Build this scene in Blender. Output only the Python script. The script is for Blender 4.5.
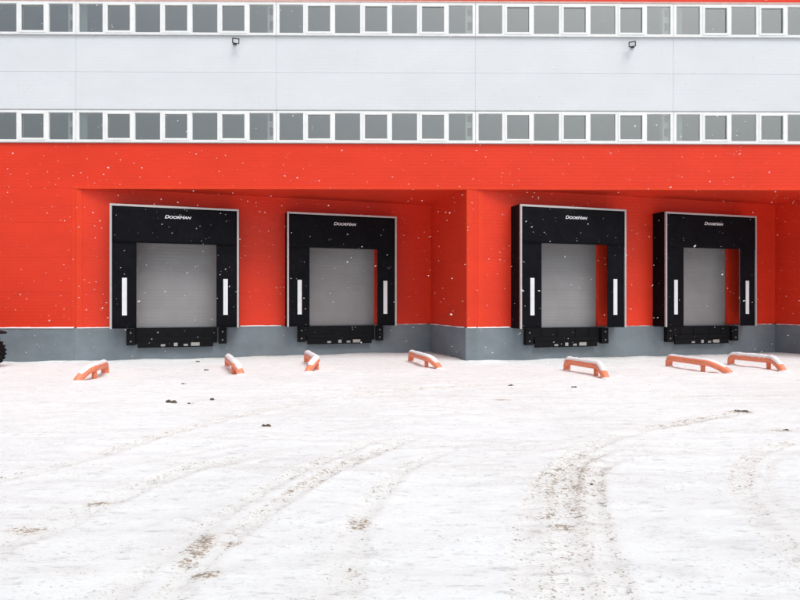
import bpy, bmesh, math, random
import numpy as np
from mathutils import Vector, Matrix
R = math.radians
random.seed(7); rng = np.random.default_rng(11)
for o in list(bpy.data.objects): bpy.data.objects.remove(o)
SC = bpy.context.scene; COL = SC.collection

# ---------------------------------------------------------------- camera
EYE = 1.61
cd = bpy.data.cameras.new('camera'); cam = bpy.data.objects.new('camera', cd); COL.objects.link(cam)
cd.sensor_width = 36; cd.lens = 36 * 600 / 800; cd.shift_y = 3 / 800
cd.clip_start = 0.05; cd.clip_end = 1500
cam.location = (-0.1625, 0, EYE); cam.rotation_euler = (R(90), 0, R(-0.56))
SC.camera = cam
# ---------------------------------------------------------------- light
SUN_EL, SUN_AZ = 60, 32      # azimuth: degrees to the right of straight behind the camera
w = bpy.data.worlds.new('World'); SC.world = w; w.use_nodes = True
nt = w.node_tree; nt.nodes.clear()
out = nt.nodes.new('ShaderNodeOutputWorld'); bg = nt.nodes.new('ShaderNodeBackground')
sky = nt.nodes.new('ShaderNodeTexSky'); sky.sky_type = 'NISHITA'; sky.sun_disc = False
sky.sun_elevation = R(SUN_EL); sky.sun_rotation = R(180 - SUN_AZ); sky.dust_density = 6; sky.air_density = 1.0
hs = nt.nodes.new('ShaderNodeHueSaturation'); hs.inputs['Saturation'].default_value = 0.48
nt.links.new(sky.outputs[0], hs.inputs['Color']); nt.links.new(hs.outputs[0], bg.inputs[0])
bg.inputs[1].default_value = 0.14; nt.links.new(bg.outputs[0], out.inputs[0])
sd = bpy.data.lights.new('sun', 'SUN'); sun = bpy.data.objects.new('sun', sd); COL.objects.link(sun)
sd.energy = 1.75; sd.angle = R(36); sd.color = (1, 0.99, 0.975)
dv = Vector((math.sin(R(SUN_AZ)) * math.cos(R(SUN_EL)), -math.cos(R(SUN_AZ)) * math.cos(R(SUN_EL)), math.sin(R(SUN_EL))))
sun.rotation_euler = dv.to_track_quat('Z', 'Y').to_euler(); sun.location = (0, -10, 30)
SC.view_settings.view_transform = 'Standard'; SC.view_settings.look = 'None'
SC.view_settings.gamma = 1; SC.view_settings.exposure = -0.27
try: SC.view_settings.use_curve_mapping = False
except Exception: pass

# ---------------------------------------------------------------- materials
class NT:
    def __init__(s, name):
        s.m = bpy.data.materials.new(name); s.m.use_nodes = True; s.t = s.m.node_tree; s.n = s.t.nodes; s.l = s.t.links
        s.b = s.n['Principled BSDF']; s.o = s.n['Material Output']
        s.tc = s.n.new('ShaderNodeTexCoord')
    def link(s, a, b): s.l.new(a, b)
    def mapping(s, scale, loc=(0, 0, 0)):
        m = s.n.new('ShaderNodeMapping'); m.inputs['Scale'].default_value = scale; m.inputs['Location'].default_value = loc
        s.link(s.tc.outputs['Object'], m.inputs[0]); return m.outputs[0]
    def noise(s, scale, detail=4, rough=0.55, vec=(1, 1, 1), loc=(0, 0, 0)):
        n = s.n.new('ShaderNodeTexNoise'); n.inputs['Scale'].default_value = scale; n.inputs['Detail'].default_value = detail
        n.inputs['Roughness'].default_value = rough; s.link(s.mapping(vec, loc), n.inputs['Vector']); return n.outputs['Fac']
    def ramp(s, fac, stops, interp='LINEAR'):
        r = s.n.new('ShaderNodeValToRGB'); r.color_ramp.interpolation = interp
        e = r.color_ramp.elements
        e[0].position = stops[0][0]; e[0].color = (*col3(stops[0][1]), 1)
        e[1].position = stops[-1][0]; e[1].color = (*col3(stops[-1][1]), 1)
        for p, c in stops[1:-1]:
            k = e.new(p); k.color = (*col3(c), 1)
        s.link(fac, r.inputs[0]); return r.outputs[0]
    def mix(s, fac, a, b, mode='MIX'):
        m = s.n.new('ShaderNodeMix'); m.data_type = 'RGBA'; m.blend_type = mode
        for inp, v in ((m.inputs[0], fac), (m.inputs[6], a), (m.inputs[7], b)):
            if hasattr(v, 'is_output') or isinstance(v, bpy.types.NodeSocket): s.link(v, inp)
            elif isinstance(v, (int, float)): inp.default_value = v if inp == m.inputs[0] else (v, v, v, 1)
            else: inp.default_value = (*v, 1)
        return m.outputs[2]
    def math(s, op, a, b=0.0):
        m = s.n.new('ShaderNodeMath'); m.operation = op
        for i, v in ((0, a), (1, b)):
            if isinstance(v, bpy.types.NodeSocket): s.link(v, m.inputs[i])
            else: m.inputs[i].default_value = v
        return m.outputs[0]
    def bump(s, h, strength=0.3, dist=0.01, prev=None):
        b = s.n.new('ShaderNodeBump'); b.inputs['Strength'].default_value = strength; b.inputs['Distance'].default_value = dist
        s.link(h, b.inputs['Height'])
        if prev: s.link(prev, b.inputs['Normal'])
        s.link(b.outputs[0], s.b.inputs['Normal']); return b.outputs[0]
def col3(c): return (c, c, c) if isinstance(c, (int, float)) else c

def simple(name, color, rough=0.5, metal=0.0, var=0.12, scale=6, bump=0.0):
    t = NT(name); c = Vector(color)
    f = t.noise(scale, 5, 0.6)
    col = t.ramp(f, [(0.3, tuple(c * (1 - var))), (0.7, tuple(c * (1 + var)))])
    t.link(col, t.b.inputs['Base Color']); t.b.inputs['Roughness'].default_value = rough; t.b.inputs['Metallic'].default_value = metal
    if bump: t.bump(t.noise(scale * 8, 4), bump, 0.005)
    return t.m

def panel_mat(name, color, rough=0.42, rib=0.25, dirt=0.06):
    t = NT(name); c = Vector(color)
    big = t.noise(0.5, 4, 0.6, (1, 1, 2.0))
    col = t.ramp(big, [(0.3, tuple(c * (1 - dirt))), (0.7, tuple(c * (1 + dirt)))])
    # grime: thin vertical run marks and dust speckles
    st = t.noise(3.0, 5, 0.7, (4, 4, 0.25))
    m = t.ramp(st, [(0.60, 0.0), (0.80, 0.16)])
    col = t.mix(m, col, tuple(c * 0.55 + Vector((0.16, 0.15, 0.14)) * 0.45))
    sp = t.noise(38, 2, 0.5)
    m2 = t.ramp(sp, [(0.70, 0.0), (0.78, 0.35)])
    col = t.mix(m2, col, (0.75, 0.74, 0.74))
    t.link(col, t.b.inputs['Base Color']); t.b.inputs['Roughness'].default_value = rough; t.b.inputs['Specular IOR Level'].default_value = 0.25
    wv = t.n.new('ShaderNodeTexWave'); wv.wave_type = 'BANDS'; wv.bands_direction = 'Z'; wv.wave_profile = 'SIN'
    wv.inputs['Scale'].default_value = 3.3; wv.inputs['Distortion'].default_value = 0.0
    t.link(t.tc.outputs['Object'], wv.inputs['Vector'])
    n1 = t.bump(wv.outputs['Fac'], rib, 0.006)
    t.bump(t.noise(1.4, 3, 0.5), 0.25, 0.02, n1)
    return t.m

M = {}
RED = (0.75, 0.046, 0.020)
M['red'] = panel_mat('red_panel', RED, 0.40, 0.22)
M['red_trim'] = panel_mat('red_flashing', (0.76, 0.052, 0.018), 0.35, 0.0)
M['white'] = panel_mat('white_panel', (0.70, 0.735, 0.765), 0.5, 0.10, 0.03)
M['pvc'] = simple('white_pvc', (0.85, 0.87, 0.87), 0.35, 0, 0.04, 3)
M['sill'] = simple('grey_sill_metal', (0.45, 0.46, 0.46), 0.4, 0.3, 0.1)
M['plinth'] = None
M['galv'] = simple('galvanised_steel', (0.55, 0.56, 0.57), 0.45, 0.5, 0.15, 9)
M['alu'] = simple('aluminium_profile', (0.52, 0.50, 0.50), 0.42, 0.35, 0.06, 12)
M['black_plate'] = simple('black_steel', (0.004, 0.0045, 0.006), 0.5, 0.0, 0.3, 8, 0.3)
M['black_plate'].node_tree.nodes['Principled BSDF'].inputs['Specular IOR Level'].default_value = 0.15
M['rubber'] = simple('black_rubber', (0.007, 0.007, 0.008), 0.75, 0, 0.3, 15, 0.4)
M['rubber'].node_tree.nodes['Principled BSDF'].inputs['Specular IOR Level'].default_value = 0.2
M['marker'] = simple('white_marking', (0.72, 0.75, 0.78), 0.5, 0, 0.04, 5)
M['orange'] = simple('orange_paint', (0.85, 0.25, 0.13), 0.5, 0, 0.12, 14, 0.2)
M['bolt'] = simple('bolt_zinc', (0.34, 0.35, 0.37), 0.4, 0.4, 0.1)
M['ply'] = simple('yellow_plate', (0.36, 0.35, 0.33), 0.5, 0, 0.1)
M['interior'] = simple('interior_lining', (0.42, 0.44, 0.44), 0.8, 0, 0.1, 1)
M['column'] = simple('interior_column_paint', (0.80, 0.80, 0.76), 0.6, 0, 0.06)
M['hub'] = simple('hub_red_brown', (0.16, 0.05, 0.03), 0.6, 0.2, 0.3, 20)
M['dirt'] = simple('dark_dirt', (0.10, 0.082, 0.066), 0.9, 0, 0.4, 30, 0.8)
M['lens'] = simple('lamp_lens', (0.72, 0.74, 0.76), 0.2, 0, 0.02)
M['lampbody'] = simple('lamp_casting', (0.055, 0.06, 0.065), 0.5, 0.3, 0.1)
M['roof'] = simple('roof_membrane', (0.5, 0.5, 0.52), 0.8, 0, 0.1, 1)
M['tractor'] = simple('tractor_body_blue', (0.03, 0.07, 0.12), 0.35, 0, 0.1)

def plinth_mat():
    t = NT('grey_plinth_paint'); c = Vector((0.185, 0.225, 0.255))
    a = t.noise(1.3, 6, 0.65, (1, 1, 1.5)); col = t.ramp(a, [(0.3, tuple(c * 0.86)), (0.7, tuple(c * 1.12))])
    b = t.noise(5, 6, 0.7, (1, 1, 0.3)); col = t.mix(t.ramp(b, [(0.55, 0.0), (0.75, 0.35)]), col, (0.25, 0.25, 0.25))
    t.link(col, t.b.inputs['Base Color']); t.b.inputs['Roughness'].default_value = 0.75
    t.bump(t.noise(25, 5), 0.35, 0.01); return t.m
M['plinth'] = plinth_mat()

def curtain_mat():
    t = NT('black_curtain_fabric')
    a = t.noise(2.5, 5, 0.6); col = t.ramp(a, [(0.3, (0.0035, 0.004, 0.006)), (0.7, (0.007, 0.0075, 0.010))])
    s = t.noise(55, 2, 0.5); col = t.mix(t.ramp(s, [(0.72, 0.0), (0.77, 0.4)]), col, (0.45, 0.46, 0.48))
    t.link(col, t.b.inputs['Base Color']); t.b.inputs['Roughness'].default_value = 0.6; t.b.inputs['Specular IOR Level'].default_value = 0.07
    t.bump(t.noise(3.5, 4, 0.5, (1, 1, 0.6)), 0.35, 0.03); return t.m
M['curtain'] = curtain_mat()

def door_mat():
    t = NT('grey_sectional_door'); c = Vector((0.275, 0.275, 0.28))
    a = t.noise(1.2, 4, 0.6); col = t.ramp(a, [(0.3, tuple(c * 0.92)), (0.7, tuple(c * 1.08))])
    t.link(col, t.b.inputs['Base Color']); t.b.inputs['Roughness'].default_value = 0.5
    wv = t.n.new('ShaderNodeTexWave'); wv.bands_direction = 'Z'; wv.inputs['Scale'].default_value = 3.2
    t.link(t.tc.outputs['Object'], wv.inputs['Vector']); t.bump(wv.outputs['Fac'], 0.22, 0.006); return t.m
M['door'] = door_mat()

def glass_mat():
    t = NT('window_glass'); t.n.remove(t.b)
    tr = t.n.new('ShaderNodeBsdfTransparent'); tr.inputs[0].default_value = (0.88, 0.92, 0.92, 1)
    gl = t.n.new('ShaderNodeBsdfGlossy'); gl.inputs['Roughness'].default_value = 0.06; gl.inputs[0].default_value = (0.88, 0.90, 0.87, 1)
    nz = t.n.new('ShaderNodeTexNoise'); nz.inputs['Scale'].default_value = 0.9; t.link(t.tc.outputs['Object'], nz.inputs['Vector'])
    bp = t.n.new('ShaderNodeBump'); bp.inputs['Strength'].default_value = 0.05; bp.inputs['Distance'].default_value = 0.03
    t.link(nz.outputs['Fac'], bp.inputs['Height']); t.link(bp.outputs[0], gl.inputs['Normal'])
    mx = t.n.new('ShaderNodeMixShader'); mx.inputs[0].default_value = 0.36
    t.link(tr.outputs[0], mx.inputs[1]); t.link(gl.outputs[0], mx.inputs[2]); t.link(mx.outputs[0], t.o.inputs[0]); return t.m
M['glass'] = glass_mat()
def flake_mat():
    t = NT('falling_flake'); tr = t.n.new('ShaderNodeBsdfTransparent'); mx = t.n.new('ShaderNodeMixShader'); mx.inputs[0].default_value = 0.52
    t.b.inputs['Base Color'].default_value = (0.85, 0.86, 0.88, 1); t.b.inputs['Roughness'].default_value = 0.8
    t.link(tr.outputs[0], mx.inputs[1]); t.link(t.b.outputs[0], mx.inputs[2]); t.link(mx.outputs[0], t.o.inputs[0]); return t.m
M['flake'] = flake_mat()

def snow_mat(ground):
    t = NT('snow_ground' if ground else 'fresh_snow')
    if not ground:
        t.b.inputs['Base Color'].default_value = (0.86, 0.86, 0.88, 1); t.b.inputs['Roughness'].default_value = 0.75
        t.bump(t.noise(30, 4), 0.5, 0.01); return t.m
    big = t.noise(0.35, 5, 0.6); col = t.ramp(big, [(0.35, (0.79, 0.83, 0.845)), (0.60, (0.845, 0.895, 0.915))])
    # scraped, packed streaks, then finer broken ones
    s = t.noise(1.3, 8, 0.72, (0.7, 2.4, 1), (3, 1, 0)); col = t.mix(t.ramp(s, [(0.52, 0.0), (0.68, 0.36)]), col, (0.56, 0.57, 0.58))
    s2 = t.noise(9, 8, 0.74, (0.5, 1.5, 1), (9, 4, 0)); col = t.mix(t.ramp(s2, [(0.55, 0.0), (0.63, 0.46)]), col, (0.43, 0.43, 0.43))
    s3 = t.noise(34, 5, 0.7, (0.85, 1.1, 1), (2, 7, 0)); sg = t.noise(0.9, 4, 0.6, (1, 1.6, 1), (5, 5, 0))
    col = t.mix(t.math('MULTIPLY', t.ramp(s3, [(0.59, 0.0), (0.65, 0.7)]), t.ramp(sg, [(0.40, 0.15), (0.58, 0.95)])), col, (0.30, 0.28, 0.265))
    at = t.n.new('ShaderNodeAttribute'); at.attribute_name = 'grit'
    fine = t.noise(42, 6, 0.72, (0.75, 1.2, 1)); mid = t.noise(7, 6, 0.7)
    g = t.math('MULTIPLY', at.outputs['Fac'], 0.30)
    v = t.math('ADD', t.math('ADD', t.math('MULTIPLY', fine, 1.0), t.math('ADD', t.math('MULTIPLY', mid, 0.4), -0.20)), g)
    mk = t.ramp(v, [(0.70, 0.0), (0.76, 0.9)])
    dc = t.ramp(t.noise(9, 4), [(0.35, (0.27, 0.18, 0.10)), (0.65, (0.10, 0.09, 0.085))])
    col = t.mix(mk, col, dc)
    col = t.mix(t.math('MULTIPLY', at.outputs['Fac'], 0.30), col, (0.64, 0.55, 0.42))
    t.link(col, t.b.inputs['Base Color']); t.b.inputs['Roughness'].default_value = 0.75
    b1 = t.bump(t.noise(11, 9, 0.72, (0.7, 1.6, 1)), 0.45, 0.025)
    t.bump(fine, 0.5, 0.010, b1)
    return t.m
M['snow'] = snow_mat(False); M['ground'] = snow_mat(True)

# ---------------------------------------------------------------- helpers
def tag(o, label=None, cat=None, group=None, kind=None):
    if label: o['label'] = label
    if cat: o['category'] = cat
    if group: o['group'] = group
    if kind: o['kind'] = kind
    return o
def empty(name, loc, rz=0):
    o = bpy.data.objects.new(name, None); COL.objects.link(o); o.location = loc; o.rotation_euler = (0, 0, rz)
    o.empty_display_size = 0.2; return o
def link(name, bm, mat, parent=None, smooth=False, world=False, bevel=0):
    """one mesh object; world=True: bm is in world coordinates and the parent's location is subtracted"""
    bmesh.ops.recalc_face_normals(bm, faces=bm.faces[:])
    me = bpy.data.meshes.new(name)
    if world and parent is not None: bmesh.ops.translate(bm, verts=bm.verts[:], vec=-base_loc(parent))
    bm.to_mesh(me); bm.free()
    o = bpy.data.objects.new(name, me); COL.objects.link(o)
    for m in (mat if isinstance(mat, (list, tuple)) else [mat]): me.materials.append(m)
    if smooth:
        for p in me.polygons: p.use_smooth = True
    if parent is not None: o.parent = parent
    if bevel:
        md = o.modifiers.new('bevel', 'BEVEL'); md.width = bevel; md.segments = 2; md.limit_method = 'ANGLE'
    return o
def base_loc(p):
    v = Vector(p.location)
    while p.parent: p = p.parent; v += Vector(p.location)
    return v
def box(bm, x0, x1, y0, y1, z0, z1):
    vs = [bm.verts.new((x, y, z)) for z in (z0, z1) for y in (y0, y1) for x in (x0, x1)]
    for f in ((0, 2, 3, 1), (4, 5, 7, 6), (0, 1, 5, 4), (2, 6, 7, 3), (0, 4, 6, 2), (1, 3, 7, 5)):
        bm.faces.new([vs[i] for i in f])
def quadbox(bm, p0, p1, z0, z1, th, off=0.0):
    """upright slab whose outer face runs p0->p1 (plan), th = thickness away from the viewer side, off = proud of the line"""
    a = Vector((p0[0], p0[1])); b = Vector((p1[0], p1[1])); d = (b - a).normalized(); n = Vector((d.y, -d.x))   # towards viewer
    pts = [a + n * off, b + n * off, b - n * (th - off), a - n * (th - off)]
    lo = [bm.verts.new((p.x, p.y, z0)) for p in pts]; hi = [bm.verts.new((p.x, p.y, z1)) for p in pts]
    bm.faces.new(lo[::-1]); bm.faces.new(hi)
    for i in range(4):
        j = (i + 1) % 4; bm.faces.new([lo[i], lo[j], hi[j], hi[i]])
def cyl(bm, c, r, h, axis='Z', seg=12, r2=None):
    ret = bmesh.ops.create_cone(bm, cap_ends=True, segments=seg, radius1=r, radius2=r if r2 is None else r2, depth=h)
    m = Matrix.Identity(4)
    if axis == 'Y': m = Matrix.Rotation(R(90), 4, 'X')
    if axis == 'X': m = Matrix.Rotation(R(90), 4, 'Y')
    bmesh.ops.transform(bm, matrix=Matrix.Translation(c) @ m, verts=ret['verts'])
def tube(bm, pts, rad, seg=14, caps=True):
    rings = []
    for i, p in enumerate(pts):
        p = Vector(p); t = (Vector(pts[min(i + 1, len(pts) - 1)]) - Vector(pts[max(i - 1, 0)])).normalized()
        up = Vector((0, 0, 1)) if abs(t.z) < 0.95 else Vector((0.3, 1, 0)).normalized()
        if i and abs(t.z) >= 0.5 or i == 0 and abs(t.z) >= 0.5:
            up = up
        s = t.cross(up).normalized(); u = s.cross(t)
        if rings and s.dot(prev) < 0: s = -s; u = -u
        prev = s
        rr = rad[i] if isinstance(rad, (list, tuple)) else rad
        rings.append([bm.verts.new(p + (s * math.cos(a) + u * math.sin(a)) * rr) for a in [2 * math.pi * k / seg for k in range(seg)]])
    for a, b in zip(rings, rings[1:]):
        for k in range(seg):
            bm.faces.new([a[k], a[(k + 1) % seg], b[(k + 1) % seg], b[k]])
    if caps: bm.faces.new(rings[0][::-1]); bm.faces.new(rings[-1])
def copy_tree(o, parent=None):
    c = o.copy(); COL.objects.link(c)
    if parent is not None: c.parent = parent
    for ch in list(o.children): copy_tree(ch, c)
    return c
def vnoise(x, y, s, seed):
    """smooth value noise on arrays"""
    r = np.random.default_rng(seed); G = r.random((256, 256))
    u = x / s + 1000.0; v = y / s + 1000.0
    i = np.floor(u).astype(int); j = np.floor(v).astype(int); fu = u - i; fv = v - j
    fu = fu * fu * (3 - 2 * fu); fv = fv * fv * (3 - 2 * fv)
    g = lambda a, b: G[a % 256, b % 256]
    return (g(i, j) * (1 - fu) + g(i + 1, j) * fu) * (1 - fv) + (g(i, j + 1) * (1 - fu) + g(i + 1, j + 1) * fu) * fv - 0.5

# ---------------------------------------------------------------- plan of the building
FY = 16.67                      # facade plane
A1, B1, C1 = (-8.96, FY), (1.053, 19.75), (1.86, FY)
A2, B2, C2 = (2.12, FY), (12.30, 19.52), (13.15, FY)
PIX = 0.02778
Z_PL, Z_OH, Z_W1, Z_W2, Z_W3, Z_W4, Z_TOP = 0.92, 4.80, 6.03, 6.97, 9.0, 9.95, 11.6
BAY = 5.53; SEAM0 = -8.96
seams = [SEAM0 + BAY * k for k in range(-2, 6)]      # -20.02 ... 18.69
XL, XR = seams[0], seams[-1]
bld = empty('warehouse', (0, FY, 0))
tag(bld, 'long red and white warehouse with two window bands and a saw toothed loading front', 'building')

def panels(name, p0, p1, z0, z1, rows, mat, th=0.10, cols=None, gap=0.0025, core=-0.004):
    """sandwich panel wall: separate boards with open joints over a recessed core"""
    a = Vector(p0); b = Vector(p1); L = (b - a).length; d = (b - a) / L
    cuts = [0, L] if not cols else [0] + cols + [L]
    bm = bmesh.new(); zs = [z0 + (z1 - z0) * k / rows for k in range(rows + 1)] if isinstance(rows, int) else rows
    for c0, c1 in zip(cuts, cuts[1:]):
        for q0, q1 in zip(zs, zs[1:]):
            quadbox(bm, a + d * (c0 + (gap if c0 > 0 else 0)), a + d * (c1 - (gap if c1 < L else 0)), q0 + (gap if q0 > z0 else 0), q1 - (gap if q1 < z1 else 0), th)
    quadbox(bm, a + d * 0.03, b - d * 0.03, z0 + 0.01, z1 - 0.01, th - 0.03, core)
    return link(name, bm, mat, bld, world=True)

bayc = [BAY * k for k in range(1, 7)]
panels('white_wall_band', (XL, FY), (XR, FY), Z_W2, Z_W3, [Z_W2, 8.0, Z_W3], M['white'], cols=bayc, gap=0.0035, core=-0.010)
panels('red_wall_band', (XL, FY), (XR, FY), Z_OH, Z_W1 - 0.003, 1, M['red'], cols=bayc)
panels('red_parapet', (XL, FY), (XR, FY), Z_W4 + 0.06, Z_TOP, 1, M['red'], cols=bayc)
panels('lower_wall', (XL, FY), A1, Z_PL, Z_OH - 0.004, [Z_PL, 1.9, 2.87, 3.84, Z_OH - 0.004], M['red'], cols=[BAY])
panels('lower_wall', C2, (XR, FY), Z_PL, Z_OH - 0.004, [Z_PL, 1.9, 2.87, 3.84, Z_OH - 0.004], M['red'])
panels('corner_wall', C1, A2, Z_PL, Z_OH - 0.004, [Z_PL, 1.9, 2.87, 3.84, Z_OH - 0.004], M['red'])

def off_line(p0, p1, u, n=0.0):
    a = Vector(p0); b = Vector(p1); d = (b - a).normalized(); nn = Vector((d.y, -d.x)); return a + d * u + nn * n
Z_ROWS = [Z_PL, 1.9, 2.87, 3.84, Z_OH + 0.027]
DW0, DW1, DTOP = 0.52, 2.845, 3.55           # door opening within a shelter's 3.4 m
def dock_wall(p0, p1, docks):
    """wall with door openings: boards split around each opening"""
    L = (Vector(p1) - Vector(p0)).length
    a = Vector(p0); d = (Vector(p1) - a).normalized()
    bm = bmesh.new(); cuts = [0.0]
    for u in docks: cuts += [u + DW0, u + DW1]
    cuts.append(L); g = 0.002
    for k, (c0, c1) in enumerate(zip(cuts, cuts[1:])):
        zs = Z_ROWS if k % 2 == 0 else [DTOP, 3.84, Z_OH + 0.027]
        for q0, q1 in zip(zs, zs[1:]):
            quadbox(bm, a + d * c0, a + d * c1, q0 + (g if q0 > zs[0] else 0), q1 - (g if q1 < zs[-1] else 0), 0.10)
        quadbox(bm, a + d * (c0 + .01), a + d * (c1 - .01), zs[0] + 0.01, zs[-1] - 0.01, 0.06, -0.004)
    link('dock_wall', bm, M['red'], bld, world=True)
    for u in docks:
        bm = bmesh.new(); n = 5; h = (DTOP + 0.05 - Z_PL) / n
        for k in range(n):
            quadbox(bm, a + d * (u + DW0 - .05), a + d * (u + DW1 + .05), Z_PL + k * h + 0.002, Z_PL + (k + 1) * h - 0.002, 0.04, -0.105)
        quadbox(bm, a + d * (u + DW0 - .05), a + d * (u + DW1 + .05), Z_PL, DTOP + .05, 0.02, -0.109)
        link('dock_door', bm, M['door'], bld, world=True)
def u_at(p0, p1, X):                       # distance along the wall where it reaches world X
    return (X - p0[0]) / (p1[0] - p0[0]) * math.hypot(p1[0] - p0[0], p1[1] - p0[1])
U1 = [u_at(A1, B1, -8.07), u_at(A1, B1, -3.50)]
U2 = [u_at(A2, B2, 3.137), u_at(A2, B2, 7.72)]
dock_wall(A1, B1, U1); dock_wall(A2, B2, U2)
panels('return_wall', B1, C1, Z_PL, Z_OH - 0.004, Z_ROWS, M['red'])
panels('return_wall', B2, C2, Z_PL, Z_OH - 0.004, Z_ROWS, M['red'])

# soffits of the two recesses (thin slabs behind the band)
for a, b, c in ((A1, B1, C1), (A2, B2, C2)):
    bm = bmesh.new(); lo = []; hi = []
    pts = [Vector((a[0] + .1, FY + 0.101)), Vector((c[0], FY + 0.101)), Vector((b[0] + 0.15, b[1] + 0.1)), Vector((b[0], b[1] + .1))]
    for p in pts: lo.append(bm.verts.new((p.x, p.y, Z_OH + 0.03))); hi.append(bm.verts.new((p.x, p.y, Z_OH + 0.12)))
    bm.faces.new(lo[::-1]); bm.faces.new(hi)
    for i in range(4): j = (i + 1) % 4; bm.faces.new([lo[i], lo[j], hi[j], hi[i]])
    link('soffit', bm, M['red'], bld, world=True)

# plinth: proud of the cladding, follows the saw-tooth
bm = bmesh.new(); PO = 0.05
line = [(XL, FY), A1, B1, C1, A2, B2, C2, (XR, FY)]
def offset_line(pts, o):
    out = []
    for i, p in enumerate(pts):
        p = Vector(p); ns = []
        if i: d = (p - Vector(pts[i - 1])).normalized(); ns.append(Vector((d.y, -d.x)))
        if i < len(pts) - 1: d = (Vector(pts[i + 1]) - p).normalized(); ns.append(Vector((d.y, -d.x)))
        if len(ns) == 2:
            m = (ns[0] + ns[1]).normalized(); out.append(p + m * (o / max(0.3, m.dot(ns[0]))))
        else: out.append(p + ns[0] * o)
    return out
outer = offset_line(line, PO); inner = offset_line(line, -0.4)
for i in range(len(line) - 1):
    q = [outer[i], outer[i + 1], inner[i + 1], inner[i]]
    lo = [bm.verts.new((p.x, p.y, -0.6)) for p in q]; hi = [bm.verts.new((p.x, p.y, Z_PL - 0.004)) for p in q]
    bm.faces.new(hi)
    bm.faces.new([lo[0], lo[1], hi[1], hi[0]]); bm.faces.new([lo[3], lo[2], hi[2], hi[3]][::-1])
link('plinth', bm, M['plinth'], bld, world=True)

# flashings: corners, drip edge of the overhang, window sills, head trims, starter strip
def flash(p0, p1, z0, z1, pr=0.012):
    bm = bmesh.new(); quadbox(bm, p0, p1, z0, z1, 0.02, pr); link('corner_flashing', bm, M['red_trim'], bld, world=True)
ZA, ZB = Z_PL + .01, Z_OH - .04
flash((A1[0] - 0.10, FY), A1, ZA, ZB); flash(off_line(A1, B1, 0.004), off_line(A1, B1, 0.16), ZA, ZB)
flash((C1[0], FY), (C1[0] + 0.16, FY), ZA, ZB)
flash(off_line(B1, C1, 3.05), off_line(B1, C1, 3.18), ZA, ZB, 0.010)
flash(off_line(A1, B1, 10.33), off_line(A1, B1, 10.47), ZA, ZB, 0.010)
flash(off_line(A2, B2, 0.05), off_line(A2, B2, 0.20), ZA, ZB, 0.010)
flash(off_line(A2, B2, 10.41), off_line(A2, B2, 10.57), ZA, ZB, 0.010)
flash(C2, (C2[0] + 0.16, FY), ZA, ZB)
for p0, p1 in ((A1, B1), (A2, B2)):
    for u in (4.15, 8.9): flash(off_line(p0, p1, u), off_line(p0, p1, u + 0.07), 4.34, ZB, 0.006)
bm = bmesh.new()
quadbox(bm, (A1[0] - .1, FY), (C2[0] + .1, FY), Z_OH - 0.035, Z_OH + 0.06, 0.15, 0.015)
link('drip_flashing', bm, M['red_trim'], bld, world=True)
bm = bmesh.new()
quadbox(bm, (XL, FY), (XR, FY), Z_W4 + 0.0, Z_W4 + 0.055, 0.10, 0.02)
link('head_flashing', bm, simple('pale_pink_flashing', (0.62, 0.42, 0.38), 0.5), bld, world=True)
for z in (Z_W1, Z_W3):
    bm = bmesh.new(); quadbox(bm, (XL, FY), (XR, FY), z - 0.0, z + 0.022, 0.14, 0.045)
    link('window_sill', bm, M['sill'], bld, world=True, bevel=0.004)
bm = bmesh.new()
quadbox(bm, (XL, FY), (XR, FY), Z_W2 - 0.028, Z_W2 - 0.002, 0.10, 0.018)
link('head_flashing', bm, M['sill'], bld, world=True)

# window bands: seven lights per bay, every second one an opening sash
def window(k, z0, z1):
    x0, x1 = seams[k], seams[k + 1]; n = 7; wd = (x1 - x0) / n
    z0 += 0.024; z1 -= 0.03 if z1 < 8 else 0.0
    fr = bmesh.new(); gl = bmesh.new(); sashes = []
    yf, yb = FY - 0.012, FY + 0.06
    H = 0.048; E = 0.085
    box(fr, x0 + .004, x1 - .004, yf, yb, z0, z0 + 0.075); box(fr, x0 + .004, x1 - .004, yf, yb, z1 - 0.062, z1)
    xs = [x0 + wd * i for i in range(n + 1)]
    for i, x in enumerate(xs):
        a, b = x - H, x + H
        if i == 0: a, b = x0 + .004, x0 + E
        if i == n: a, b = x1 - E, x1 - .004
        box(fr, a, b, yf + 0.001, yb - 0.001, z0 + 0.075, z1 - 0.062)
    w = link('window', fr, M['pvc'], bld, world=True, bevel=0.006)
    for i in range(n):
        a = xs[i] + (E if i == 0 else H); b = xs[i + 1] - (E if i == n - 1 else H)
        box(gl, a - .005, b + .005, FY + 0.028, FY + 0.036, z0 + 0.07, z1 - 0.057)
        if i % 2:
            s = bmesh.new(); S = 0.058; ys, ye = yf - 0.012, yf + 0.03; c, d = a - 0.018, b + 0.018; p, q = z0 + 0.058, z1 - 0.045
            box(s, c, d, ys, ye, p, p + S); box(s, c, d, ys, ye, q - S, q)
            box(s, c, c + S, ys + .001, ye, p + S, q - S); box(s, d - S, d, ys + .001, ye, p + S, q - S)
            sashes.append(s)
    g = link('glass', gl, M['glass'], w, world=False); bmfix(g)
    for s in sashes: o = link('sash', s, M['pvc'], w, bevel=0.005); bmfix(o)
def bmfix(o):      # mesh was in world coordinates, its grand-parent carries the offset
    o.data.transform(Matrix.Translation(-Vector((0, FY, 0))))
for z0, z1 in ((Z_W1, Z_W2), (Z_W3, Z_W4)):
    for k in range(len(seams) - 1): window(k, z0, z1)

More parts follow.
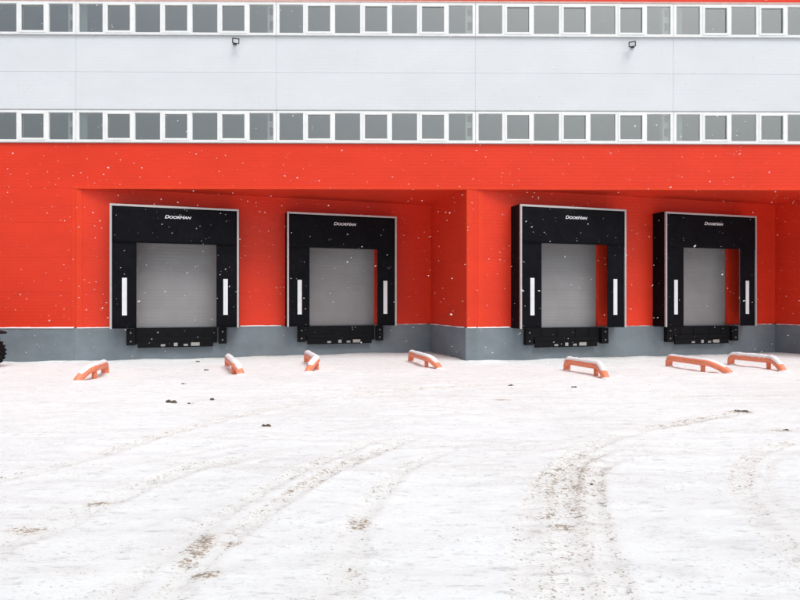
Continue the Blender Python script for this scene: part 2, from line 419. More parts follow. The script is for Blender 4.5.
# interior behind the glass
bm = bmesh.new()
for z in (5.95, 7.05, 8.92, 10.05): box(bm, XL, XR, FY + 0.12, FY + 6, z - 0.02, z + 0.02)
box(bm, XL, XR, FY + 6, FY + 6.1, 5.9, 10.1)
link('interior_lining', bm, M['interior'], bld, world=True)
for x in seams[1:-1]:
    for z0, z1 in ((5.99, 7.02), (8.95, 10.02)):
        bm = bmesh.new()
        box(bm, x - 0.26, x - 0.21, FY + 0.09, FY + 0.29, z0, z1); box(bm, x - 0.08, x - 0.02, FY + 0.09, FY + 0.29, z0, z1)
        for q in (0.12, 0.52, 0.88): box(bm, x - 0.215, x - 0.075, FY + 0.10, FY + 0.12, z0 + q, min(z0 + q + 0.17, z1 - .005))
        link('interior_column', bm, M['column'], bld, world=True)
blindm = simple('pale_blind', (0.42, 0.44, 0.43), 0.8)
for i, x in enumerate(seams):
    for z0, z1 in ((5.99, 7.02), (8.95, 10.02)):
        if i in (2, 5): bm = bmesh.new(); box(bm, x + 0.10, x + 0.28, FY + 0.07, FY + 0.085, z0, z1); link('blind', bm, blindm, bld, world=True)
# side walls, back, roof
bm = bmesh.new()
box(bm, XL - 0.12, XL - 0.002, FY, FY + 40, -0.5, Z_TOP - .01); box(bm, XR + 0.002, XR + 0.12, FY, FY + 40, -0.5, Z_TOP - .01)
box(bm, XL - .12, XR + .12, FY + 40, FY + 40.12, -0.5, Z_TOP - .01)
link('side_wall', bm, M['red'], bld, world=True)
bm = bmesh.new(); box(bm, XL, XR, FY + 0.12, FY + 40, Z_TOP - 0.5, Z_TOP - 0.4); link('roof', bm, M['roof'], bld, world=True)
bm = bmesh.new(); box(bm, XL - .14, XR + .14, FY - 0.05, FY + 0.16, Z_TOP, Z_TOP + 0.04); link('parapet_cap', bm, M['red_trim'], bld, world=True)

# ---------------------------------------------------------------- dock shelters
SH_W, SH_B, SH_T, SH_P = 3.40, 0.90, 4.32, 0.58
OP0, OP1, OPZ = 0.67, 2.78, 3.27
def wavy(bm, x0, x1, z0, z1, y, th, amp, seed, nx=14, nz=22):
    r = random.Random(seed); ph = [r.uniform(0, 6) for _ in range(4)]
    def f(x, z): return y + amp * (math.sin(x * 5 + ph[0] + z * 1.3) + 0.6 * math.sin(z * 3.1 + ph[1] + x * 2) + 0.4 * math.sin(x * 13 + ph[2]))
    g = {}
    for s in (0, 1):
        for i in range(nx + 1):
            for k in range(nz + 1):
                x = x0 + (x1 - x0) * i / nx; z = z0 + (z1 - z0) * k / nz; g[s, i, k] = bm.verts.new((x, f(x, z) + s * th, z))
        for i in range(nx):
            for k in range(nz): bm.faces.new([g[s, i, k], g[s, i + 1, k], g[s, i + 1, k + 1], g[s, i, k + 1]])
    for i in range(nx):
        for k in (0, nz): bm.faces.new([g[0, i, k], g[0, i + 1, k], g[1, i + 1, k], g[1, i, k]])
    for k in range(nz):
        for i in (0, nx): bm.faces.new([g[0, i, k], g[0, i, k + 1], g[1, i, k + 1], g[1, i, k]])

def lettering(parent, cx, y, z, width):
    c = bpy.data.curves.new('lettering', 'FONT'); c.body = 'DoorHan'; c.size = 1; c.shear = 0.28; c.offset = 0.022; c.extrude = 0.012
    c.small_caps_scale = 0.80; c.align_x = 'CENTER'; c.space_character = 1.0
    for i, ch in enumerate(c.body):
        if ch.islower(): c.body_format[i].use_small_caps = True
    o = bpy.data.objects.new('tmp', c); COL.objects.link(o)
    dg = bpy.context.evaluated_depsgraph_get(); me = bpy.data.meshes.new_from_object(o.evaluated_get(dg)); bpy.data.objects.remove(o)
    xs = [v.co.x for v in me.vertices]; s = width / (max(xs) - min(xs)); mx = (max(xs) + min(xs)) / 2
    me.transform(Matrix.Translation((cx, y, z)) @ Matrix.Rotation(R(90), 4, 'X') @ Matrix.Diagonal((s, s * 0.82, s, 1)) @ Matrix.Translation((-mx, 0, 0)))
    me.materials.clear(); me.materials.append(M['marker'])
    l = bpy.data.objects.new('lettering', me); COL.objects.link(l); l.parent = parent; return l

def make_shelter():
    t = empty('dock_shelter', (0, 0, 0)); P = -SH_P; F = 0.055; W = SH_W
    # local axes: x along the wall, -y outwards, z up
    bm = bmesh.new()      # front frame profile
    box(bm, 0, W, P, P + F, SH_T - F, SH_T)
    box(bm, 0, F, P + .001, P + F, SH_B, SH_T - F); box(bm, W - F, W, P + .001, P + F, SH_B, SH_T - F)
    link('front_frame', bm, M['alu'], t, bevel=0.005)
    for x0, x1, s in ((0.006, 0.022, 1), (W - 0.022, W - 0.006, 2)):
        bm = bmesh.new()
        for y0, y1, dx in ((P + F, -0.30, 0), (-0.30, -0.002, 0.004)): box(bm, x0 + dx, x1 + dx, y0, y1, SH_B, SH_T - 0.006)
        link('side_cover', bm, M['curtain'], t)
    bm = bmesh.new(); box(bm, 0.006, W - 0.006, P + F, -0.002, SH_T - 0.004, SH_T + 0.010); link('top_cover', bm, M['curtain'], t)
    bm = bmesh.new()      # rear frame against the wall
    for a, b in ((0.03, 0.10), (W - 0.10, W - 0.03)): box(bm, a, b, -0.05, -0.004, SH_B + .02, SH_T - .1)
    box(bm, 0.03, W - 0.03, -0.05, -0.004, SH_T - 0.1, SH_T - .03)
    link('rear_frame', bm, M['galv'], t)
    for x0, x1, s in ((F - 0.01, OP0, 3), (OP1, W - F + 0.01, 4)):
        bm = bmesh.new(); wavy(bm, x0, x1, SH_B + 0.01, OPZ + 0.35, P + 0.035, 0.005, 0.004, s)
        link('side_curtain', bm, M['curtain'], t, smooth=True)
    bm = bmesh.new(); wavy(bm, F - 0.01, W - F + 0.01, OPZ, SH_T - F + 0.01, P + 0.018, 0.005, 0.003, 9, 30, 12)
    link('top_curtain', bm, M['curtain'], t, smooth=True)
    for x in (0.37, W - 0.37 - 0.0):
        bm = bmesh.new(); box(bm, x - 0.062, x + 0.062, P + 0.002, P + 0.016, 1.27, 2.30)
        link('marker_strip', bm, M['marker'], t)
    lettering(t, W / 2 + 0.05, P - 0.0, 3.975, 0.70)
    return t

def snow_on(name, w): pass
sh = make_shelter()
shelters = []
labs = ['black dock shelter at the far left, its grey doorway filling the whole opening',
        'second black dock shelter from the left, nearest to the inner corner',
        'black dock shelter just right of the projecting red corner, red strip inside its opening',
        'rightmost black dock shelter, its red inner strip wide, deep side cover on its left']
for i, (w0, w1, u) in enumerate(((A1, B1, U1[0]), (A1, B1, U1[1]), (A2, B2, U2[0]), (A2, B2, U2[1]))):
    o = sh if i == 0 else copy_tree(sh)
    p = off_line(w0, w1, u); o.location = (p.x, p.y, 0); o.rotation_euler = (0, 0, math.atan2(w1[1] - w0[1], w1[0] - w0[0]))
    tag(o, labs[i], 'dock shelter', 'black dock shelters along the loading front'); shelters.append(o)

# ---------------------------------------------------------------- dock levellers with bumpers
def make_leveller():
    t = empty('dock_leveller', (0, 0, 0)); c = SH_W / 2 + 0.02; Hw = 1.35
    bm = bmesh.new(); box(bm, c - 1.15, c + 1.08, -0.13, -0.052, 0.45, 0.905)
    for x in (-0.8, -0.3, 0.3, 0.75): box(bm, c + x - .02, c + x + .02, -0.145, -0.128, 0.47, 0.89)
    link('front_plate', bm, M['black_plate'], t, bevel=0.006)
    bm = bmesh.new(); box(bm, c - 1.06, c + 0.97, -0.20, -0.147, 0.345, 0.50)
    box(bm, c - 1.06, c + 0.97, -0.17, -0.147, 0.50, 0.62)
    link('lip', bm, M['black_plate'], t, bevel=0.008)
    for s in (-1, 1):
        bm = bmesh.new(); x = c + s * (Hw - 0.115)
        box(bm, x - 0.115, x + 0.115, -0.20, -0.052, 0.42, 0.885)
        b = link('bumper', bm, M['rubber'], t, bevel=0.012)
        for z in (0.53, 0.77):
            q = bmesh.new(); cyl(q, (x, -0.205, z), 0.022, 0.02, 'Y', 10); link('bolt', q, M['bolt'], b)
    for x0, x1, m in ((-0.45, -0.33, 'bolt'), (-0.10, 0.0, 'ply'), (0.16, 0.28, 'bolt'), (0.36, 0.60, 'ply')):
        bm = bmesh.new(); box(bm, c + x0, c + x1, -0.212, -0.200, 0.375, 0.435 if m == 'bolt' else 0.47); link('lip_bracket', bm, M[m], t, bevel=0.006)
    return t
lv = make_leveller()
labs = ['black dock leveller with bolted rubber bumpers under the leftmost dock shelter', 'black dock leveller under the second dock shelter from the left',
        'black dock leveller under the dock shelter beside the projecting corner', 'black dock leveller under the rightmost dock shelter']
for i, s in enumerate(shelters):
    o = lv if i == 0 else copy_tree(lv)
    o.location = s.location; o.rotation_euler = s.rotation_euler
    tag(o, labs[i], 'dock leveller', 'dock levellers under the shelters')

# ---------------------------------------------------------------- floodlights
def floodlight(x, z, yaw, label):
    t = empty('floodlight', (x, FY, z), yaw)
    bm = bmesh.new(); box(bm, -0.05, 0.05, -0.04, -0.002, -0.05, 0.05); box(bm, -0.018, 0.018, -0.16, -0.04, 0.0, 0.03)
    link('bracket', bm, M['lampbody'], t)
    hd = bmesh.new(); box(hd, -0.115, 0.115, -0.03, 0.03, -0.085, 0.085)
    for k in range(6): box(hd, -0.09 + k * .034, -0.08 + k * .034, 0.03, 0.055, -0.07, 0.07)
    mt = Matrix.Translation((0, -0.20, -0.01)) @ Matrix.Rotation(R(30), 4, 'X') @ Matrix.Scale(0.82, 4)
    bmesh.ops.transform(hd, matrix=mt, verts=hd.verts[:]); h = link('head', hd, M['lampbody'], t, bevel=0.006)
    ln = bmesh.new(); box(ln, -0.082, 0.082, -0.038, -0.031, -0.055, 0.055); bmesh.ops.transform(ln, matrix=mt, verts=ln.verts[:])
    link('lens', ln, M['lens'], h)
    tag(t, label, 'floodlight', 'floodlights under the upper window band')
floodlight((235.2 - 400) * PIX, EYE + (303 - 44) * PIX, R(22), 'small square floodlight on the white wall above the left pair of dock shelters')
floodlight((633.5 - 400) * PIX, EYE + (303 - 45.5) * PIX, R(-24), 'small square floodlight on the white wall above the right pair of dock shelters')

# ---------------------------------------------------------------- ground
def G(px, py):
    Z = 600 * EYE / (py - 303.0); u = (px - 400) / 600 * Z; a = R(0.56)
    return (-0.1625 + u * math.cos(a) + Z * math.sin(a), Z * math.cos(a) - u * math.sin(a))
def axis(fine0, fine1, step, lo, hi):
    a = list(np.arange(fine0, fine1 + 1e-6, step)); s = step; v = fine1
    up = []
    while v < hi: s *= 1.35; v = min(hi, v + s); up.append(v)
    s = step; v = fine0; dn = []
    while v > lo: s *= 1.35; v = max(lo, v - s); dn.append(v)
    return np.array(dn[::-1] + a + up)
xs = axis(-11.5, 12.5, 0.045, -400, 400); ys = axis(2.4, 17.0, 0.04, -300, 500)
X, Y = np.meshgrid(xs, ys)
Hh = np.zeros_like(X); grit = np.zeros_like(X)
near = np.clip(1 - (np.hypot(X, Y - 10) - 20) / 20, 0, 1)
Hh += near * (0.04 * vnoise(X, Y, 3.1, 1) + 0.02 * vnoise(X, Y, 0.9, 2) + 0.014 * vnoise(X * 0.7, Y * 1.5, 0.28, 3) + 0.008 * vnoise(X, Y, 0.11, 4))
def catmull(pts, n=16):
    P = [np.array(p, float) for p in pts]; P = [2 * P[0] - P[1]] + P + [2 * P[-1] - P[-2]]; out = []
    for i in range(1, len(P) - 2):
        for t in np.linspace(0, 1, n, endpoint=False):
            a, b, c, d = P[i - 1:i + 3]
            out.append(0.5 * ((2 * b) + (-a + c) * t + (2 * a - 5 * b + 4 * c - d) * t * t + (-a + 3 * b - 3 * c + d) * t ** 3))
    out.append(P[-2]); return np.array(out)
def track(px, half, depth, dirt, tread=0.12, shift=0.0):
    global Hh, grit
    c = catmull([G(*p) for p in px])
    d = np.gradient(c, axis=0); d /= np.linalg.norm(d, axis=1)[:, None]; c = c + np.stack([d[:, 1], -d[:, 0]], 1) * shift
    s = np.concatenate([[0], np.cumsum(np.linalg.norm(np.diff(c, axis=0), axis=1))])
    m = (X > c[:, 0].min() - 1) & (X < c[:, 0].max() + 1) & (Y > c[:, 1].min() - 1) & (Y < c[:, 1].max() + 1)
    x = X[m]; y = Y[m]; best = np.full(x.shape, 9e9); sv = np.zeros_like(x); sd_ = np.zeros_like(x)
    for i in range(len(c) - 1):
        a = c[i]; b = c[i + 1]; e = b - a; L2 = e @ e
        t = np.clip(((x - a[0]) * e[0] + (y - a[1]) * e[1]) / L2, 0, 1)
        qx = x - a[0] - t * e[0]; qy = y - a[1] - t * e[1]; dd = np.hypot(qx, qy); u = dd < best
        best[u] = dd[u]; sv[u] = (s[i] + t * math.sqrt(L2))[u]; sd_[u] = (np.sign(e[0] * qy - e[1] * qx) * dd)[u]
    r = best / half
    fade = np.clip(sv / 0.6, 0, 1) * np.clip((s[-1] - sv) / 1.0, 0, 1) * (0.55 + 0.9 * (vnoise(sv, sv * 0, 0.9, 21) + 0.5))
    g = np.exp(-r ** 4) * -depth + np.exp(-((r - 1.35) / 0.3) ** 2) * depth * 0.6
    if tread: g += np.exp(-r ** 4) * depth * 0.9 * (np.sin(2 * np.pi * (sv + np.abs(sd_) * 0.6) / tread) > 0)
    Hh[m] += g * np.clip(fade, 0, 1.2)
    grit[m] = np.maximum(grit[m], dirt * (np.exp(-(r / 1.1) ** 4) * 0.75 + 0.6 * np.exp(-((r - 1.0) / 0.35) ** 2)) * np.clip(fade, 0, 1.1))
track([(-60, 492), (40, 470), (110, 452), (200, 425), (300, 403), (400, 391), (520, 384)], 0.10, 0.010, 0.45)
track([(-80, 520), (0, 496), (60, 478), (160, 458), (260, 440), (420, 420)], 0.10, 0.007, 0.22)
track([(105, 640), (170, 580), (205, 548), (262, 508), (330, 468), (390, 443), (430, 430)], 0.085, 0.014, 0.58, 0.10, 0.09)
track([(105, 640), (170, 580), (205, 548), (262, 508), (330, 468), (390, 443), (430, 430)], 0.075, 0.012, 0.5, 0.10, -0.20)
track([(-60, 585), (0, 546), (50, 528), (120, 496), (190, 470), (300, 446)], 0.13, 0.014, 0.45)
track([(-60, 560), (10, 535), (60, 512), (140, 483), (230, 458)], 0.11, 0.008, 0.25)
track([(335, 650), (343, 600), (352, 560), (360, 522), (384, 490), (410, 466), (470, 440)], 0.085, 0.014, 0.45, 0.075, 0.0)
track([(300, 660), (320, 600), (335, 560), (348, 528), (368, 500)], 0.07, 0.010, 0.26, 0.09)
track([(525, 650), (530, 600), (528, 545), (538, 500), (556, 470), (585, 449), (650, 428), (760, 410)], 0.10, 0.012, 0.50)
track([(590, 650), (575, 600), (566, 550), (564, 510), (566, 480), (580, 460), (630, 440)], 0.13, 0.015, 0.62)
track([(650, 650), (622, 600), (606, 560), (597, 520), (594, 490), (600, 468), (640, 450)], 0.085, 0.013, 0.55, 0.085)
track([(850, 600), (800, 560), (768, 530), (748, 502), (741, 478), (752, 456), (790, 443), (870, 432)], 0.09, 0.011, 0.50)
track([(880, 590), (820, 552), (785, 520), (765, 496), (760, 474), (775, 456), (830, 446)], 0.09, 0.008, 0.28)
track([(420, 470), (520, 452), (620, 444), (720, 446), (830, 450)], 0.10, 0.008, 0.22)
track([(560, 425), (650, 428), (740, 431), (830, 433)], 0.09, 0.008, 0.34)
track([(140, 403), (200, 401), (260, 399), (330, 399)], 0.07, 0.011, 0.35)
for k in range(11):          # older, half filled tracks sweeping across the yard
    r0 = random.Random(100 + k); y0 = r0.uniform(374, 470); x0 = r0.uniform(-60, 500); dx = r0.uniform(150, 300); sl = r0.uniform(-0.10, 0.05)
    track([(x0 + dx * i, max(369, y0 + sl * dx * i + r0.uniform(-2, 2))) for i in range(3)], 0.085, 0.007, r0.uniform(0.2, 0.42), 0.1)
def patch(px, py, rx, ry, a):
    global grit
    cx, cy = G(px, py); grit = np.maximum(grit, a * np.exp(-(((X - cx) / rx) ** 2 + ((Y - cy) / ry) ** 2) ** 1.5))
for p in ((201, 547, .10, .24, 1.05), (231, 547, .09, .07, .95), (206, 577, .10, .06, 1.1), (188, 564, .10, .12, .8), (358, 524, .085, .10, 1.15), (352, 575, .05, .12, .7),
          (98, 503, .14, .08, .8), (35, 530, .16, .1, .7), (562, 528, .13, .10, .75), (740, 412, .20, .12, 1.0), (267, 427, .10, .09, .9), (782, 430, .2, .1, .8),
          (502, 400, .2, .12, .9), (75, 572, .2, .08, .45), (575, 560, .22, .3, .45), (20, 530, .12, .1, .7), (570, 505, .16, .3, .5)):
    patch(*p)
grit += 0.16 * np.clip(vnoise(X, Y, 1.7, 31) + 0.15, 0, 1) * near
# trodden, dirty strip and small drifts along the wall foot
def seg_dist(a, b):
    e = np.array(b) - np.array(a); t = np.clip(((X - a[0]) * e[0] + (Y - a[1]) * e[1]) / (e @ e), 0, 1)
    return np.hypot(X - a[0] - t * e[0], Y - a[1] - t * e[1])
dw = np.minimum.reduce([seg_dist(line[i], line[i + 1]) for i in range(len(line) - 1)])
inrec = np.clip((Y - FY) / 1.0, 0, 1)
Hh += -0.05 * np.exp(-(dw / 1.5) ** 2) + 0.05 * np.exp(-(dw / 0.35) ** 2) * (0.7 + 0.9 * vnoise(X, Y, 0.8, 8)) + 0.02 * np.exp(-(dw / 1.2) ** 2)
grit = np.maximum(grit, (0.50 * np.exp(-(dw / 0.45) ** 2) * (0.5 + inrec)) * (0.8 + 0.8 * vnoise(X, Y, 0.6, 18)))
Hh += 0.012 * vnoise(X * 0.35, Y * 2.2, 0.33, 41) * near
nv = X.size; nx_, ny_ = len(xs), len(ys)
me = bpy.data.meshes.new('snow_ground')
co = np.stack([X.ravel(), Y.ravel(), Hh.ravel()], 1).astype(np.float32)
idx = np.arange(nv).reshape(ny_, nx_)
q = np.stack([idx[:-1, :-1], idx[:-1, 1:], idx[1:, 1:], idx[1:, :-1]], -1).reshape(-1, 4)
me.vertices.add(nv); me.vertices.foreach_set('co', co.ravel())
me.loops.add(q.size); me.loops.foreach_set('vertex_index', q.ravel().astype(np.int32))
me.polygons.add(len(q)); me.polygons.foreach_set('loop_start', np.arange(0, q.size, 4, dtype=np.int32)); me.polygons.foreach_set('loop_total', np.full(len(q), 4, np.int32))
me.update(calc_edges=True); me.validate()
at = me.attributes.new('grit', 'FLOAT', 'POINT'); at.data.foreach_set('value', np.clip(grit, 0, 0.80).ravel().astype(np.float32))
me.polygons.foreach_set('use_smooth', np.ones(len(me.polygons), dtype=bool))
me.materials.append(M['ground'])
go = bpy.data.objects.new('snow_ground', me); COL.objects.link(go); tag(go, 'packed snow yard with brown tyre tracks', None, None, 'structure')
def gz(x, y):
    i = min(max(np.searchsorted(xs, x), 0), nx_ - 1); j = min(max(np.searchsorted(ys, y), 0), ny_ - 1); return float(Hh[j, i])

# ---------------------------------------------------------------- snow lying on the plinth ledge
def ledge(p0, p1, dens, wd=0.07, h=0.035, seed=0):
    a = Vector(p0); b = Vector(p1); L = (b - a).length; d = (b - a) / L; n = Vector((d.y, -d.x)); N = max(4, int(L / 0.06)); rr = random.Random(seed)
    s = np.linspace(0, L, N + 1); hv = np.clip((vnoise(s, s * 0 + seed, 0.5, 50) + 0.5) * 0.7 + (vnoise(s, s * 0 + seed, 0.13, 51) + 0.5) * 0.4, 0, 1)
    rows = []
    for k in range(N + 1):
        hh = h * max(0.0, hv[k] * 0.8 + dens - 0.55); p = a + d * s[k]; ww = wd * (0.35 + 0.65 * min(1, hh / h + .2))
        rows.append([lb.verts.new((q.x, q.y, z)) for q, z in ((p + n * (0.004), Z_PL - .006), (p + n * 0.004, Z_PL + hh), (p + n * ww * 0.6, Z_PL + hh * 0.85), (p + n * ww, Z_PL + hh * 0.25 - 0.002), (p + n * ww, Z_PL - 0.010))])
    for r0, r1 in zip(rows, rows[1:]):
        for i in range(4): lb.faces.new([r0[i], r1[i], r1[i + 1], r0[i + 1]])
        lb.faces.new([r0[4], r1[4], r1[0], r0[0]])
lb = bmesh.new()
ledge((XL, FY), (A1[0] - .02, FY), 0.85, seed=1); ledge(off_line(A1, B1, 0.03), off_line(A1, B1, 0.9), 0.85, seed=2)
ledge(off_line(A1, B1, 4.4), off_line(A1, B1, 5.6), 0.45, seed=3); ledge(off_line(A1, B1, 9.2), off_line(A1, B1, 10.3), 0.4, seed=4)
ledge(off_line(B1, C1, 0.1), off_line(B1, C1, 3.1), 0.5, seed=5); ledge(C1, A2, 0.95, seed=6); ledge(off_line(A2, B2, 0.02), off_line(A2, B2, 1.0), 0.9, seed=7)
ledge(off_line(A2, B2, 4.6), off_line(A2, B2, 5.7), 0.4, seed=8); ledge(off_line(A2, B2, 9.3), off_line(A2, B2, 10.4), 0.4, seed=9); ledge(off_line(B2, C2, 0.1), off_line(B2, C2, 2.8), 0.5, seed=10)
tag(link('ledge_snow', lb, M['snow'], smooth=True), 'thin line of snow lying on the grey plinth ledge', 'snow', None, 'stuff')

# ---------------------------------------------------------------- orange wheel guides
def guide(far, post, end, label, h=0.225, r=0.083, snow=1.0, seed=0):
    f = Vector((*G(*far), 0)); p = Vector((*G(*post), 0)); e = Vector((*G(*end), 0)); base = f.copy()
    for v in (f, p, e): v.z = gz(v.x, v.y)
    base.z = f.z; t = empty('wheel_guide', base)
    f, p, e = f - base, p - base, e - base
    d = (p - f); d.z = 0; L = d.length; d.normalize()
    path = [f + Vector((0, 0, -0.05)), f + Vector((0, 0, h * 0.45))]
    for a in (25, 50, 75): path.append(f + d * (0.13 * (1 - math.cos(R(a)))) + Vector((0, 0, h - 0.13 + 0.13 * math.sin(R(a)))))
    for k in (0.18, 0.5, 0.8, 0.95): path.append(f.lerp(p, k) + Vector((0, 0, h)))
    top = p + Vector((0, 0, h)); ed = e - p; ed.z = 0
    for k, z in ((0.15, 0.98), (0.42, 0.80), (0.72, 0.48), (0.95, 0.14), (1.03, -0.15)): path.append(p + ed * k + d * 0.02 + Vector((0, 0, p.z * 0 + h * z)))
    # smooth the path
    cc = catmull([tuple(v) for v in path], 4); pts = [Vector(c) for c in cc]
    bm = bmesh.new(); tube(bm, pts, r, 16); link('tube', bm, M['orange'], t, smooth=True)
    bm = bmesh.new(); q = f.lerp(p, 0.97); tube(bm, [q + Vector((0, 0, -0.06)), q + Vector((0, 0, h))], r * 0.62, 12); link('post', bm, M['orange'], t, smooth=True)
    # snow lying along the top of the tube
    rr = random.Random(seed); bm = bmesh.new(); rows = []
    seg = pts[8:-7]
    for i, c in enumerate(seg):
        tt = (seg[min(i + 1, len(seg) - 1)] - seg[max(i - 1, 0)]).normalized(); s = tt.cross(Vector((0, 0, 1))).normalized(); u = s.cross(tt)
        if u.z < 0: u = -u
        k = snow * (0.75 + 0.4 * rr.random()) * min(1, i / 2 + .15, (len(seg) - 1 - i) / 2 + .15)
        ring = []
        for a in (-62, -40, -18, 0, 18, 40, 62):
            ex = 0.030 * k * math.cos(R(a * 1.35)) ** 0.8 if abs(a) < 62 else -0.006
            ring.append(bm.verts.new(c + (s * math.sin(R(a * (0.6 + 0.35 * k))) + u * math.cos(R(a * (0.6 + 0.35 * k)))) * (r + ex)))
        rows.append(ring)
    for r0, r1 in zip(rows, rows[1:]):
        for i in range(6): bm.faces.new([r0[i], r0[i + 1], r1[i + 1], r1[i]])
    link('snow_cap', bm, M['snow'], t, smooth=True)
    # small drifts heaped at the feet
    for c, sc in ((e, 1.0), (f, 0.8)):
        bm = bmesh.new(); ret = bmesh.ops.create_icosphere(bm, subdivisions=3, radius=1)
        for v in ret['verts']:
            nrm = v.co.copy(); k = 1 + 0.16 * math.sin(nrm.x * 5 + seed) * math.cos(nrm.y * 6)
            v.co = Vector((nrm.x * 0.11 * sc * k, nrm.y * 0.17 * sc * k, nrm.z * 0.05 * sc)) + c + Vector((0.02, -0.03, -0.005))
        link('drift', bm, M['snow'], t, smooth=True)
    tag(t, label, 'wheel guide', 'orange wheel guides in front of the docks')
guide((105, 374), (94, 379.5), (78, 382), 'leftmost orange wheel guide, bent towards the left, snow lying on it', seed=1)
guide((228, 367), (234, 374.5), (241, 375.5), 'orange wheel guide in front of the right edge of the leftmost dock shelter', seed=2, snow=1.3)
guide((307, 363), (317, 370), (308, 372.5), 'stubby looking orange wheel guide below the left bumper of the second dock', seed=3, snow=1.3)
guide((411, 361), (427, 366.5), (439, 368), 'orange wheel guide by the inner corner, between the second dock and the projecting corner', seed=4)
guide((567, 370), (597, 376), (605, 378.5), 'orange wheel guide in front of the dock right of the projecting corner', seed=5, snow=1.2)
guide((669, 366.5), (704, 371.5), (729, 373.5), 'long orange wheel guide below the left side of the rightmost dock, with visible post', seed=6, snow=0.6)
guide((731, 365), (770, 369.5), (782, 371.5), 'rightmost orange wheel guide, a lump of snow on its right end', seed=7, snow=1.3)

# ---------------------------------------------------------------- dirt clods
def clod(px, py, s, flat, label, seed, mat='dirt'):
    x, y = G(px, py); bm = bmesh.new(); rr = random.Random(seed)
    s *= 0.8
    for k in range(6):
        ret = bmesh.ops.create_icosphere(bm, subdivisions=2, radius=1); c = Vector((rr.uniform(-1, 1) * s, rr.uniform(-.8, .8) * s, 0)); q = rr.uniform(.15, .55) * s
        for v in ret['verts']:
            n = v.co.copy(); v.co = Vector((n.x * q * 1.2, n.y * q, n.z * q * flat * 2.0)) * (1 + rr.uniform(-.25, .25)) + c
    o = link('dirt_clod', bm, M[mat]); o.location = (x, y, gz(x, y) + s * flat * 0.3)
    tag(o, label, 'clod', 'dark clods lying on the snow')
clod(171, 402, 0.10, 0.45, 'biggest dark clod in the snow in front of the leftmost dock', 1)
clod(190, 403, 0.05, 0.3, 'flat dark clod just right of the biggest clod on the left', 2)
clod(213, 399, 0.055, 0.6, 'small dark clod below the second wheel guide from the left', 3)
clod(198, 361, 0.055, 0.6, 'small dark clod at the wall foot under the leftmost dock leveller', 4)
clod(206, 371, 0.045, 0.6, 'small dark clod left of the second wheel guide from the left', 5)
clod(184, 385, 0.04, 0.4, 'tiny dark clod between the leftmost dock and the clods in the yard', 12)
clod(267, 426.5, 0.05, 0.5, 'brown clod alone in the left half of the yard', 6)
clod(511, 386, 0.06, 0.35, 'thin dark clod in front of the projecting corner', 7)
clod(574, 388, 0.045, 0.4, 'tiny clod in front of the fifth wheel guide', 8)
clod(741, 411.5, 0.085, 0.3, 'flat dark clod in front of the rightmost dock', 9)
clod(785, 429.5, 0.05, 0.3, 'small flat clod near the right edge of the picture', 10)
clod(592, 484, 0.022, 0.5, 'tiny black clod among the curved tyre tracks on the right', 11)

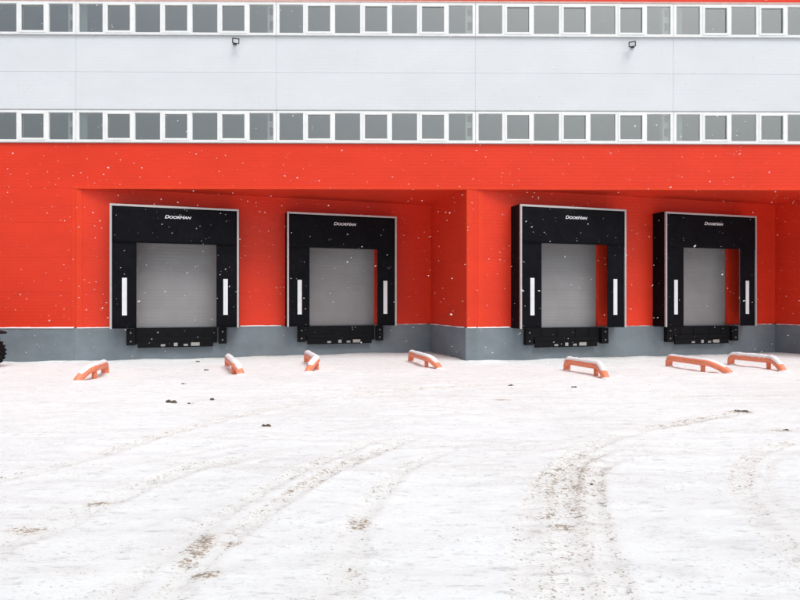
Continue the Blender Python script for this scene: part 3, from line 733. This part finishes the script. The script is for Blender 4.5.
# ---------------------------------------------------------------- vehicle whose wheel shows at the left edge
def tractor():
    x, y = -10.50, 14.05; t = empty('tractor', (x, y, gz(x, y)))
    def wheel(cx, cy, rad, wd):
        bm = bmesh.new(); prof = [(rad * .58, -wd / 2), (rad * .8, -wd / 2), (rad * .95, -wd * .46), (rad, -wd * .3), (rad, wd * .3), (rad * .95, wd * .46), (rad * .8, wd / 2), (rad * .58, wd / 2)]
        N = 40; rings = [[bm.verts.new((cx + r * math.cos(2 * math.pi * k / N), cy + o, rad + r * math.sin(2 * math.pi * k / N))) for r, o in prof] for k in range(N)]
        for k in range(N):
            a, b = rings[k], rings[(k + 1) % N]
            for i in range(len(prof)): bm.faces.new([a[i], a[(i + 1) % len(prof)], b[(i + 1) % len(prof)], b[i]])
        n = 22
        for k in range(n):
            for s in (-1, 1):
                ret = bmesh.ops.create_cube(bm, size=1); an = 2 * math.pi * (k + (0.25 if s > 0 else -.25)) / n
                m = Matrix.Translation((cx, cy + s * wd * .25, rad)) @ Matrix.Rotation(-an, 4, 'Y') @ Matrix.Translation((rad * 1.0, 0, 0)) @ Matrix.Rotation(R(30 * s), 4, 'X') @ Matrix.Diagonal((0.035, wd * .5, 0.035, 1))
                bmesh.ops.transform(bm, matrix=m, verts=ret['verts'])
        w = link('wheel', bm, M['rubber'], t)
        h = bmesh.new(); cyl(h, (cx, cy - wd * .2, rad), rad * .6, 0.04, 'Y', 28); cyl(h, (cx, cy - wd * .3, rad), rad * .22, 0.1, 'Y', 16); cyl(h, (cx, cy + wd * .2, rad), rad * .6, 0.04, 'Y', 28)
        link('hub', h, M['hub'], w)
    for s in (0, 1.35): wheel(0, s, 0.37, 0.24)
    for s in (-0.1, 1.4): wheel(-1.95, s, 0.68, 0.36)
    for s in (0, 1.35):
        bm = bmesh.new(); pts = []
        for a in range(-14, 80, 10):
            an = R(90 - a + 0)
            pts.append((0.46 * math.cos(R(100 - (a + 14) * .75)) - .02, 0.37 + 0.52 * math.sin(R(100 - (a + 14) * .42))))
        for (a, b), (c, d) in zip(pts, pts[1:]):
            vs = [bm.verts.new(v) for v in ((a, s - .15, b), (c, s - .15, d), (c, s + .15, d), (a, s + .15, b))]; vt = [bm.verts.new((v.co.x, v.co.y, v.co.z + .035)) for v in vs]
            bm.faces.new(vs); bm.faces.new(vt)
            for i in range(4): bm.faces.new([vs[i], vs[(i + 1) % 4], vt[(i + 1) % 4], vt[i]])
        link('mudguard', bm, M['rubber'], t)
    bm = bmesh.new(); box(bm, -1.5, 0.05, 0.38, 0.97, 0.55, 1.25); link('bonnet', bm, M['tractor'], t, bevel=0.08)
    bm = bmesh.new(); box(bm, -1.9, 0.0, 0.5, 0.85, 0.35, 0.58); cyl(bm, (0, 0.67, 0.37), 0.05, 1.3, 'Y'); cyl(bm, (-1.95, 0.67, 0.68), 0.07, 1.5, 'Y'); link('chassis', bm, M['black_plate'], t)
    bm = bmesh.new()
    for xx in (-2.5, -1.4):
        for yy in (0.15, 1.2): box(bm, xx - .035, xx + .035, yy - .035, yy + .035, 0.9, 2.25)
    box(bm, -2.6, -1.25, 0.08, 1.27, 2.25, 2.36); box(bm, -2.5, -1.4, 0.15, 1.2, 0.7, 1.15); link('cab', bm, M['tractor'], t, bevel=0.02)
    bm = bmesh.new(); box(bm, -2.46, -1.44, 0.16, 0.17, 1.15, 2.24); box(bm, -2.46, -1.44, 1.18, 1.19, 1.15, 2.24); box(bm, -1.40, -1.39, 0.2, 1.15, 1.26, 2.24); link('cab_glass', bm, M['glass'], t)
    for yy in (0.48, 0.87):
        bm = bmesh.new(); cyl(bm, (0.06, yy, 0.98), 0.07, 0.04, 'X', 20); link('headlight', bm, M['lens'], t)
    tag(t, 'dark tractor cut off by the left edge, a lugged tyre under a black mudguard', 'tractor')
tractor()

# ---------------------------------------------------------------- falling snow
bm = bmesh.new(); rr = random.Random(23)
for k in range(3400):
    y = 2.2 + 13.6 * rr.random() ** 0.8; x = rr.uniform(-0.74, 0.74) * y; z = rr.uniform(0.03, 11)
    if z > EYE + 0.56 * y: continue
    s = rr.choice((0.0016, 0.0020, 0.0025, 0.0032, 0.0048)) * (0.75 + y / 12)
    ret = bmesh.ops.create_icosphere(bm, subdivisions=1, radius=s)
    m = Matrix.Translation((x, y, z)) @ Matrix.Rotation(rr.uniform(-0.9, 0.6), 4, 'Y') @ Matrix.Diagonal((rr.uniform(1, 2.1), 1, rr.uniform(.7, 1), 1))
    bmesh.ops.transform(bm, matrix=m, verts=ret['verts'])
tag(link('falling_snow', bm, M['flake']), 'snowflakes falling through the air in front of the warehouse', 'snow', None, 'stuff')
